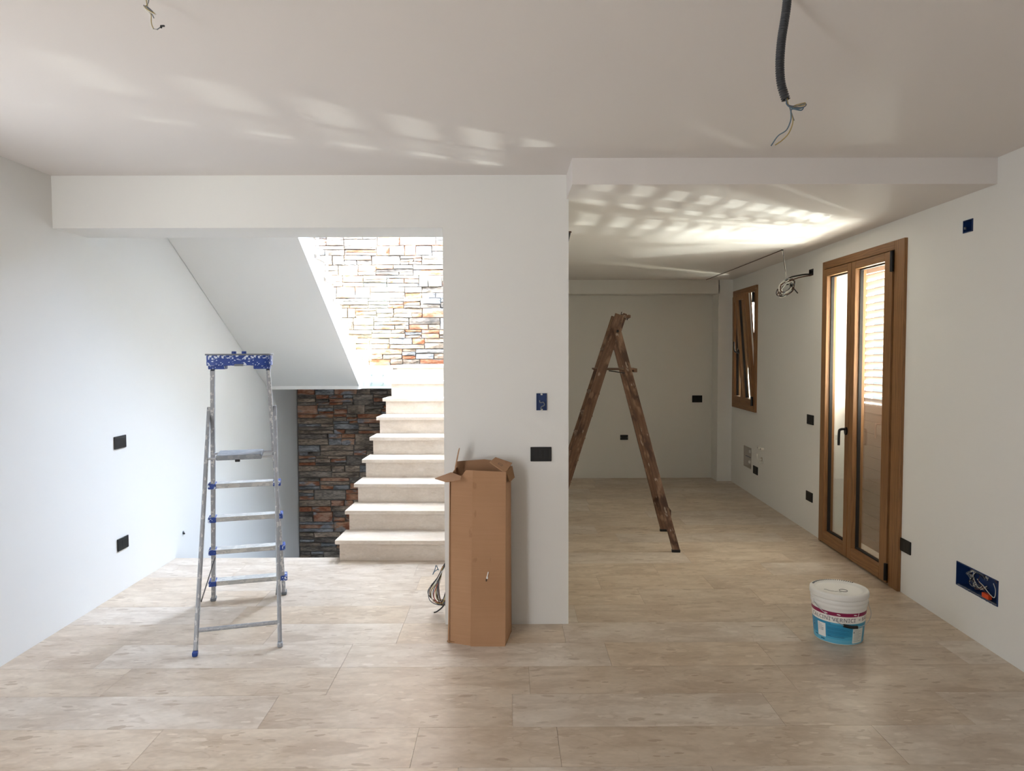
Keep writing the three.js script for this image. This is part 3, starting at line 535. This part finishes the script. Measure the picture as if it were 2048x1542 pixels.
{ // loose bundle from the stair side of the column
  const at = V(-0.372, 0.30, 4.40), t = thing('wire_bundle', 'tangled bundle of coloured wires hanging to the floor between the stairs and the cardboard box', 'wires', at);
  const mats = [M.wireBrown, M.wireGrey, M.wireWhite, M.wireBlack, M.wireYellow, M.wireBrown, M.wireRed, M.wireGrey, M.wireBlack, M.wireWhite, M.wireYellow, M.wireBrown, M.wireGrey, M.wireBlack];
  mats.forEach((m, i) => {
    const k = i / mats.length, o = rr(-0.02, 0.02), far = -0.05 - k * 0.075;
    mesh('wire', tube([P3(0.0, 0.02 + rr(-0.02, 0.02), o), P3(-0.03, -0.02 + rr(-0.01, 0.01), o), P3(-0.055 + rr(-0.012, 0.012), -0.08, o + rr(-0.02, 0.02)), P3(far, -0.16 + rr(-0.02, 0.02), o + rr(-0.03, 0.03)), P3(far + 0.01, -0.215 + rr(-0.01, 0.015), o + rr(-0.03, 0.03)), P3(-0.05 + rr(-0.02, 0.02), -0.235 + rr(-0.01, 0.01), rr(-0.03, 0.03)), P3(-0.01, -0.20 + rr(-0.05, 0.05), rr(-0.03, 0.03)), P3(0.0 + rr(-0.01, 0), -0.15 + rr(-0.06, 0.06), rr(-0.02, 0.02))], 0.0028, 70, 5), m, t);
  });
  mesh('wire', tube([P3(-0.002, -0.20, 0), P3(-0.03, -0.255, 0.01), P3(-0.07, -0.285, 0.02), P3(-0.085, -0.289, 0.02)], 0.0045, 30, 6), M.wireBlack, t);
  mesh('wire', tube([P3(-0.055, -0.03, 0.01), P3(-0.07, 0.0, 0.015), P3(-0.075, -0.02, 0.02), P3(-0.09, -0.055, 0.02), P3(-0.078, -0.035, 0.02), P3(-0.06, -0.025, 0.01)], 0.0026, 40, 5), M.wireBlue, t);
}

// ------------------------------------------------------------------ aluminium step ladder
{
  const t = thing('step_ladder', 'paint-spattered aluminium step ladder with a blue plastic tool tray on top', 'ladder', V(-1.4525, 0, 3.8455), 0);
  t.rotation.y = Math.atan2(0.275, 0.962) ; // the climbing side faces the stairs; local x across, -z away from the lens
  const Q = (a, b, h) => P3(a, h, -b), half = (h) => 0.218 - 0.062 * h / 1.53, backB = (h) => 0.905 - 0.232 * h, frontB = (h) => 0.490 * h;
  for (const s of [-1, 1]) {
    const lean = P3(s, 0, 0);
    mesh('rail', bar(Q(s * half(0.012), backB(0.012), 0.012), Q(s * half(1.50), backB(1.50), 1.50), 0.024, 0.050, lean), M.alu, t);
    mesh('leg', bar(Q(s * (half(0.02) - 0.004), frontB(0.02), 0.02), Q(s * (half(1.27) + 0.022), frontB(1.27) + 0.005, 1.27), 0.022, 0.032, lean, 0.006), M.alu, t);
    const f = mesh('foot', bx(0.028, 0.026, 0.040, s * half(0) - s * 0.004, 0.013, 0, 0.006), s < 0 ? M.bluePlain : M.alu, t); if (s < 0) f.userData.label = 'blue plastic foot';
    mesh('foot', bx(0.034, 0.022, 0.062, s * half(0), 0.011, -backB(0), 0.005), M.wireGrey, t);
    mesh('pivot', new THREE.CylinderGeometry(0.007, 0.007, 0.034, 10).rotateZ(Math.PI / 2).translate(s * (half(1.25) + 0.006), 1.262, -backB(1.25) + 0.0), M.blackMetal, t);
    mesh('brace', bar(Q(s * (half(0.25) - 0.014), frontB(0.25), 0.25), Q(s * (half(0.25) - 0.014), backB(0.25) - 0.03, 0.30), 0.004, 0.012, lean, 0.001), M.blackMetal, t);
  }
  mesh('crossbar', rod(Q(-half(0.115), frontB(0.115), 0.115), Q(half(0.115), frontB(0.115), 0.115), 0.0115, 14), M.alu, t);
  [0.122, 0.338, 0.556, 0.776].forEach((h) => {
    const b = backB(h) + 0.012, w = half(h) * 2, st = mesh('step', merge([bx(w - 0.02, 0.028, 0.086, 0, h, -b, 0.004), bx(w - 0.02, 0.003, 0.088, 0, h + 0.014, -b, 0.001)]), M.aluTread, t);
    for (const s of [-1, 1]) mesh('end_cap', bx(0.048, 0.034, 0.094, s * (w / 2 + 0.004), h, -b, 0.005), M.blue, st);
  });
  const H = 0.985, bp = backB(H) - 0.11, pf = mesh('platform', merge([bx(0.255, 0.030, 0.24, -0.012, H, -bp, 0.006)]), M.blue, t);
  pf.material = M.platform = std({ map: T.tread, color: 0xb7bcc6, roughness: 0.6 });
  mesh('pin', rod(P3(-half(H) - 0.02, H - 0.006, -bp + 0.09), P3(half(H) + 0.02, H - 0.006, -bp + 0.09), 0.007), M.steel, pf);
  mesh('pin', rod(P3(-half(H), H, -bp - 0.09), P3(half(H), H, -bp - 0.09), 0.007), M.steel, pf);
  mesh('catch', bx(0.028, 0.014, 0.012, -0.02, H - 0.020, -bp + 0.115), M.black, pf);
  { // tray: a rounded shallow bin with a raised rim and two knobs
    const b = 0.545, y0 = 1.515, out = (w, d, r) => { const s = new THREE.Shape(), x = w / 2, y = d / 2; s.moveTo(-x + r, -y); s.lineTo(x - r, -y); s.quadraticCurveTo(x, -y, x, -y + r); s.lineTo(x, y - r); s.quadraticCurveTo(x, y, x - r, y); s.lineTo(-x + r, y); s.quadraticCurveTo(-x, y, -x, y - r); s.lineTo(-x, -y + r); s.quadraticCurveTo(-x, -y, -x + r, -y); return s; };
    const ring = (w, d, r, wall, h, y) => { const s = out(w, d, r); s.holes = [out(w - wall * 2, d - wall * 2, Math.max(0.005, r - wall))]; const g = new THREE.ExtrudeGeometry(s, { depth: h, bevelEnabled: true, bevelSize: 0.0015, bevelThickness: 0.0015, bevelSegments: 1, curveSegments: 8 }); g.rotateX(-Math.PI / 2); g.translate(0, y, -b); return uvBox(g, 0); };
    const floor = new THREE.ExtrudeGeometry(out(0.355, 0.23, 0.05), { depth: 0.006, bevelEnabled: false, curveSegments: 8 }); floor.rotateX(-Math.PI / 2); floor.translate(0, y0 + 0.012, -b);
    const tray = mesh('tray', merge([ring(0.360, 0.235, 0.055, 0.006, 0.062, y0 + 0.012), uvBox(floor, 0)]), M.blue, t); tray.userData.label = 'blue plastic tool tray spattered with white paint';
    mesh('rim', ring(0.374, 0.249, 0.060, 0.012, 0.006, y0 + 0.072), M.wireGrey, tray);
    for (const s of [-1, 1]) mesh('bracket', bx(0.095, 0.022, 0.15, s * 0.125, y0 - 0.0, -b, 0.004), M.blue, tray);
    for (const s of [-1, 1]) mesh('knob', new THREE.CylinderGeometry(0.013, 0.015, 0.032, 14).translate(s * 0.028 - 0.005, y0 + 0.078, -b + 0.02), M.bluePlain, tray);
    mesh('sticker', bx(0.05, 0.012, 0.002, 0.0, y0 + 0.014, -b + 0.120, 0), M.wireGrey, tray);
  }
  shade(t);
}

// ------------------------------------------------------------------ old wooden ladder
{
  const t = thing('wooden_ladder', 'old brown wooden folding ladder standing open on the kitchen floor behind the column', 'ladder', V(1.365, 0, 6.07), 0);
  t.rotation.y = Math.atan2(-0.068, 0.9977); // local x away from the column, -z deeper
  const Q = (s, b, h) => P3(s, h, -b), hb = (h) => 0.305 - 0.105 * h / 1.87, sx = (h) => -1.052 + 0.319 * h, px = (h) => -0.264 * h;
  for (const s of [-1, 1]) {
    const side = P3(0, 0, 1);
    mesh('rail', bar(Q(sx(0.0), s * (hb(0) + 0.005), 0.004), Q(sx(1.90), s * (hb(1.90) + 0.005), 1.90), 0.028, 0.075, side), M.oldwood, t);
    mesh('leg', bar(Q(px(0), s * (hb(0) + 0.034), 0.004), Q(px(1.80), s * (hb(1.80) + 0.034), 1.80), 0.024, 0.058, side), M.oldwood, t);
    mesh('shoe', bx(0.066, 0.022, 0.03, px(0.01) - 0.002, 0.011, -s * (hb(0) + 0.034), 0.003), M.black, t);
    mesh('pivot', new THREE.CylinderGeometry(0.010, 0.010, 0.075, 12).rotateX(Math.PI / 2).translate(px(1.765), 1.765, -s * (hb(1.765) + 0.02)), M.blackMetal, t);
  }
  for (let i = 0; i < 9; i++) { const h = 0.186 + i * 0.1795; if (i === 7) continue; mesh('step', bx(0.085, 0.022, hb(h) * 2 - 0.02, sx(h), h, 0, 0.003), M.oldwood, t); }
  mesh('step', bx(0.10, 0.024, hb(1.88) * 2 + 0.0, sx(1.88) + 0.045, 1.885, 0, 0.003).rotateZ(0), M.oldwood, t);
  mesh('top_block', merge([bar(Q(sx(1.77) + 0.045, 0, 1.77), Q(sx(1.91) + 0.045, 0, 1.91), 0.35, 0.03, P3(0, 0, 1))]), M.oldwood, t);
  mesh('hook', merge([bar(Q(sx(1.87) + 0.07, -0.19, 1.855), Q(sx(1.87) + 0.085, -0.19, 1.90), 0.012, 0.006, P3(0, 0, 1), 0.001), bar(Q(sx(1.9) + 0.012, -0.16, 1.895), Q(sx(1.9) + 0.02, -0.16, 1.925), 0.012, 0.006, P3(0, 0, 1), 0.001)]), M.blackMetal, t);
  mesh('cross_rail', bx(0.020, 0.06, hb(0.30) * 2 + 0.04, px(0.30) + 0.03, 0.30, 0, 0.003).rotateZ(0), M.oldwood, t);
  const sh = mesh('shelf', bx(0.355, 0.013, 0.30, -0.475, 1.456, 0, 0.002), M.oldwood, t);
  mesh('shelf_arm', bar(Q(-0.53, -0.16, 1.445), Q(-0.40, -0.16, 1.425), 0.012, 0.008, P3(0, 0, 1), 0.001), M.blackMetal, sh);
  mesh('shelf_lip', bx(0.03, 0.026, 0.30, -0.312, 1.444, 0, 0.003), M.oldwood, sh);
  mesh('stay', bar(Q(-0.335, 0.02, 1.44), Q(-0.29, 0.02, 1.30), 0.014, 0.008, P3(0, 0, 1), 0.001), M.blackMetal, sh);
  shade(t);
}

// ------------------------------------------------------------------ cardboard box
{
  const t = thing('cardboard_box', 'tall narrow open cardboard box leaning against the white column', 'box', V(-0.34, 0, 3.941), Math.atan2(0.054, 0.32) * -1);
  t.rotation.y = -Math.atan2(0.054, 0.32) * 1;
  // local: x along the front, -z into the room's depth; the box leans back and narrows upwards
  const w0 = 0.326, dp = 0.215, H = 0.945, lean = 0.045, e = 0.004;
  const C = (u, v, h) => { const k = h / H, x0 = 0.018 * k, x1 = w0 - 0.002 * k, z0 = lean * k, z1 = dp + 0.012 * k - 0.01; return P3(x0 + (x1 - x0) * u, h, -(z0 + (z1 - z0) * v)); };
  const panel = (pts, outward, mat = M.card, name = 'panel', parent = t, th = e) => { // a thick sheet through a polygon lying about in one plane
    const n = outward.clone().normalize(), c = pts.reduce((a, p) => a.add(p), P3(0, 0, 0)).multiplyScalar(1 / pts.length);
    let right = pts[1].clone().sub(pts[0]).normalize(); const up = n.clone().cross(right).normalize(); right = up.clone().cross(n).normalize();
    const s = new THREE.Shape(pts.map((p) => { const q = p.clone().sub(c); return new THREE.Vector2(q.dot(right), q.dot(up)); }));
    const g = new THREE.ExtrudeGeometry(s, { depth: th, bevelEnabled: false }); g.translate(0, 0, -th);
    g.applyMatrix4(new THREE.Matrix4().makeBasis(right, up, n).setPosition(c)); return mesh(name, uvBox(g, 1), mat, parent);
  };
  const body = panel([C(0, 0, 0), C(0.425, 0, 0), C(0.425, 0, H + 0.012), C(0.30, 0, H + 0.010), C(0.22, 0, H - 0.02), C(0.0, 0, H - 0.03)].map((p, i) => (i === 1 || i === 2 ? p.add(P3(0, 0, 0.030)) : p)), P3(-0.21, 0.045, 1), M.card, 'body');
  panel([C(0.425, 0, 0).add(P3(0, 0, 0.030)), C(1, 0, 0), C(1, 0, H + 0.004), C(0.425, 0, H + 0.012).add(P3(0, 0, 0.030))], P3(0.16, 0.045, 1), M.card, 'front_panel', body);
  panel([C(1, 0, 0), C(1, 1, 0), C(1, 1, H + 0.01), C(1, 0, H)], P3(1, 0, 0), M.card, 'side_panel', body);
  panel([C(0, 1, 0), C(0, 0, 0), C(0, 0, H - 0.03), C(0, 1, H)], P3(-1, 0, 0), M.card, 'side_panel', body);
  panel([C(1, 1, 0), C(-0.03, 1, 0), C(-0.03, 1, H + 0.03), C(0.5, 1, H + 0.045), C(1, 1, H + 0.03)], P3(0, 0, -1), M.card, 'back_panel', body);
  panel([C(0, 1, 0.01), C(1, 1, 0.01), C(1, 0, 0.01), C(0, 0, 0.01)], P3(0, 1, 0), M.cardEdge, 'base_panel', body);
  // flaps: one upright at the left, one torn and folded out at the front left, one lying over the right, one hanging
  panel([C(0, 0.25, H - 0.01), C(0, 0.9, H + 0.0), P3(0.052, H + 0.100, -0.165), P3(0.030, H + 0.130, -0.075)], P3(-1, 0.2, 0.25), M.card, 'flap');
  panel([P3(-0.048, H - 0.035, 0.045), P3(0.02, H - 0.052, 0.075), P3(0.06, H - 0.037, 0.065), P3(0.092, H - 0.026, 0.045), P3(0.085, H - 0.005, 0.0), P3(0.02, H + 0.008, -0.04)], P3(0.05, 1, 0.25), M.card, 'flap');
  const rf = panel([C(1, 0.0, H + 0.005), C(1, 1, H + 0.012), P3(0.245, H + 0.065, -0.165), P3(0.235, H + 0.062, -0.065)], P3(0.5, 0.9, 0.2), M.card, 'flap');
  rf.userData.label = 'flap folded in with a small printed square';
  panel([C(1, 0.1, H + 0.004), C(1, 0.9, H + 0.01), P3(w0 + 0.028, H - 0.05, -0.19), P3(w0 + 0.022, H - 0.058, -0.08)], P3(1, 0.25, 0.1), M.cardEdge, 'flap');
  const mark = []; for (const [x, y, w, h] of [[0, 0.010, 0.026, 0.002], [0, -0.010, 0.026, 0.002], [-0.012, 0, 0.002, 0.02], [0.012, 0, 0.002, 0.02]]) mark.push(bx(w, h, 0.0008, x, y, 0, 0));
  const mg = merge(mark); mg.applyMatrix4(new THREE.Matrix4().lookAt(P3(0, 0, 0), P3(-0.5, -0.9, -0.2), P3(0, 0, -1)).setPosition(P3(0.286, H + 0.036, -0.095))); mesh('print', mg, M.wireBrown, rf);
  // tear with pale torn paper, small holes
  mesh('tear', merge([bx(0.005, 0.036, 0.003, 0, 0, 0, 0.001).rotateZ(-0.25).translate(0.231, 0.392, 0.009), bx(0.009, 0.013, 0.004, 0.229, 0.377, 0.009, 0.002)]), M.plastic, body);
  mesh('tear', bx(0.005, 0.014, 0.003, 0.224, 0.364, 0.010, 0.001), M.gasket, body);
  t.traverse((m) => { if (m.isMesh) m.castShadow = m.receiveShadow = true; });
}

// ------------------------------------------------------------------ paint bucket
{
  const t = thing('paint_bucket', 'white paint bucket with a blue and maroon label on the floor before the french door', 'bucket', V(1.848, 0, 4.0), -0.06);
  t.scale.set(0.905, 1.03, 0.905);
  const R0 = 0.138, R1 = 0.158, H = 0.250, lathe = (pts, seg = 64) => new THREE.LatheGeometry(pts.map(([r, y]) => new THREE.Vector2(r, y)), seg);
  const R = (h) => R0 + (R1 - R0) * h / 0.19;
  mesh('body', lathe([[0, 0.002], [R0 - 0.006, 0.002], [R0 - 0.001, 0.0], [R0, 0.004], [R(0.192), 0.192], [R(0.192) + 0.003, 0.194], [R(0.2) + 0.003, 0.206], [R(0.2), 0.209], [R(0.21), 0.217], [R(0.21) + 0.004, 0.220], [R(0.21) + 0.004, 0.232], [R(0.2), 0.236], [R(0.2), 0.246]]), M.plastic, t);
  const lid = mesh('lid', lathe([[0, 0.262], [0.120, 0.262], [0.138, 0.264], [0.142, 0.271], [0.160, 0.273], [0.168, 0.270], [0.1695, 0.262], [0.1695, 0.244], [0.166, 0.240], [0.160, 0.240]]), M.plastic, t);
  const teeth = []; for (let i = 0; i < 24; i++) { const a = -2.9 + i * 0.085, g = bx(0.004, 0.0025, 0.012, 0, 0.2735, 0, 0); g.translate(0, 0, -0.151); g.rotateY(a + 2.0); teeth.push(g); } mesh('embossing', merge(teeth), M.wireGrey, lid);
  mesh('ring_print', new THREE.TorusGeometry(0.023, 0.0014, 6, 40).rotateX(Math.PI / 2).translate(0.015, 0.2625, 0.028), M.wireBlack, lid);
  { const dash = []; [[-0.085, 0.010, 0.018, 0.5], [-0.072, 0.028, 0.022, 0.9], [-0.055, 0.040, 0.020, 0.2], [-0.035, 0.048, 0.022, -0.1], [-0.015, 0.055, 0.016, 0.3]].forEach(([x, z, l, a]) => { const g = bx(l, 0.0012, 0.0018, 0, 0, 0, 0); g.rotateY(-a); g.translate(x, 0.2628, z); dash.push(g); }); mesh('print', merge(dash), M.wireGrey, lid); }
  // label: printed sleeve wrapped half way round
  const c = document.createElement('canvas'); c.width = 2048; c.height = 1024; const x = c.getContext('2d');
  const X = (deg) => (deg + 90) / 180 * 2048, Y = (k) => (1 - k) * 1024; // angle as seen from the front, share of the height
  x.fillStyle = '#efece6'; x.fillRect(0, 0, 2048, 1024);
  x.fillStyle = '#8c1a4a'; x.fillRect(0, Y(1), 2048, Y(0.885) - Y(1));
  x.fillStyle = '#4aa9cc'; x.fillRect(0, Y(0.66), 2048, 1024);
  x.fillStyle = '#2d8fb8'; x.fillRect(0, Y(0.66), X(-14), Y(0.20) - Y(0.66)); x.fillRect(X(-14), Y(0.58), X(34) - X(-14), Y(0.24) - Y(0.58));
  x.fillStyle = '#63b6d2'; x.fillRect(0, Y(0.13), 2048, 1024);
  x.fillStyle = '#8e8a8a'; x.font = 'bold 170px Helvetica'; x.textBaseline = 'middle'; x.save(); x.translate(X(-8), Y(0.775)); x.scale(0.86, 1); x.textAlign = 'center'; x.fillText('CALCINI VERNICI', -60, 4); x.restore();
  x.font = 'bold 150px Helvetica'; x.textAlign = 'left'; x.fillText('\u2248 B\u00c4U', X(48), Y(0.775));
  x.fillStyle = '#f3f1ea'; for (const a of [-24, 3, 39, 47]) { x.beginPath(); x.ellipse(X(a), Y(0.94), a > 40 ? 10 : 46, a > 40 ? 120 : 16, 0.2, 0, 7); x.fill(); }
  x.fillStyle = '#e9ebe8'; x.fillRect(X(-48), Y(0.58), X(-26) - X(-48), Y(0.14) - Y(0.58));
  x.fillStyle = '#8f9699'; for (let i = 0; i < 7; i++) x.fillRect(X(-46), Y(0.55 - i * 0.035), (60 + (i * 53) % 110), 9); for (let i = 0; i < 5; i++) x.fillRect(X(-37) + i * 14, Y(0.44 - (i % 2) * 0.03), 6, 90);
  x.fillStyle = '#17324a'; x.fillRect(X(-64), Y(0.44), 40, 46); x.fillRect(X(-64), Y(0.52), 30, 34);
  x.fillStyle = '#17618a'; for (let i = 0; i < 13; i++) { if (i === 4 || i === 9) continue; x.fillRect(X(-22), Y(0.50 - i * 0.024), 420 + (i * 97) % 160, 8); } x.fillRect(X(-18), Y(0.60), 400, 14); x.fillRect(X(-22), Y(0.215), 430, 20); x.fillRect(X(-60), Y(0.16), 120, 40); x.fillRect(X(-40), Y(0.09), 120, 40);
  x.fillStyle = '#dfe3dc'; x.fillRect(X(36), Y(0.50), X(68) - X(36), Y(0.03) - Y(0.50)); x.fillStyle = '#7d8688'; for (let i = 0; i < 9; i++) x.fillRect(X(39), Y(0.46 - i * 0.045), 150 + (i * 71) % 120, 10); x.fillRect(X(38), Y(0.41), 26, 60);
  const tx = new THREE.CanvasTexture(c); tx.colorSpace = THREE.SRGBColorSpace; tx.magFilter = THREE.LinearFilter;
  const hb = 0.005, ht = 0.176, lg = new THREE.CylinderGeometry(R(ht) + 0.0008, R(hb) + 0.0008, ht - hb, 64, 1, true, -Math.PI / 2, Math.PI); lg.translate(0, (hb + ht) / 2, 0);
  const lab = mesh('label', lg, new THREE.MeshStandardMaterial({ map: tx, roughness: 0.4, side: THREE.DoubleSide }), t); lab.userData.label = 'printed blue and maroon label'; lab.rotation.y = -0.42;
  const sl = mesh('sleeve', new THREE.CylinderGeometry(R(ht) + 0.0004, R(hb) + 0.0004, ht - hb, 64, 1, true).translate(0, (hb + ht) / 2, 0), new THREE.MeshStandardMaterial({ color: 0x63b6d2, roughness: 0.4, side: THREE.DoubleSide }), t);
  // bail: wire down the front from ear to ear, black grip
  const A = P3(-0.160, 0.205, 0.02), B = P3(0.166, 0.205, 0.02), W = [A, P3(-0.150, 0.185, 0.085), P3(-0.085, 0.140, 0.140), P3(-0.02, 0.112, 0.168), P3(0.04, 0.108, 0.170), P3(0.10, 0.118, 0.150), P3(0.158, 0.155, 0.088), B];
  const bail = mesh('bail', tube(W, 0.0019, 80, 6), M.steel, t);
  mesh('grip', tube([P3(-0.034, 0.1155, 0.166), P3(0.006, 0.110, 0.172), P3(0.046, 0.1085, 0.168)], 0.0085, 20, 10), M.black, bail);
  for (const s of [-1, 1]) mesh('ear', new THREE.CylinderGeometry(0.013, 0.013, 0.012, 16).rotateZ(Math.PI / 2).translate(s * 0.163, 0.205, 0.02), M.plastic, t);
}

// frames of the unseen windows behind and beside the lens and over the stairs
{
  const win = (name, at, turn, w, y0, y1, bars) => {
    const g = structGroup(name, at, turn), q = (x0, x1, a, b) => bx(x1 - x0, b - a, 0.06, (x0 + x1) / 2, (a + b) / 2, 0), h = w / 2;
    const list = [q(-h, -h + 0.05, y0, y1), q(h - 0.05, h, y0, y1), q(-h + 0.05, h - 0.05, y1 - 0.05, y1), q(-h + 0.05, h - 0.05, y0, y0 + 0.06)];
    for (let i = 1; i < bars; i++) list.push(q(-h + w * i / bars - 0.03, -h + w * i / bars + 0.03, y0 + 0.06, y1 - 0.05));
    mesh('frame', merge(list), M.oak, g); mesh('pane', bx(w - 0.1, y1 - y0 - 0.11, 0.005, 0, (y0 + y1) / 2 + 0.005, 0, 0), M.glass, g);
  };
  win('unseen_window_2', V(-2.19, 0, -1.15), 0, 0.58, 0, 2.24, 1);
  win('unseen_window_3', V(XL - 0.15, 0, 2.70), Math.PI / 2, 1.0, 0.90, 2.24, 1);
  win('unseen_window_4', V(-0.26, 0, 7.61), -Math.PI / 2, 2.42, 2.98, 5.02, 2);
}
renderer.render(scene, camera);
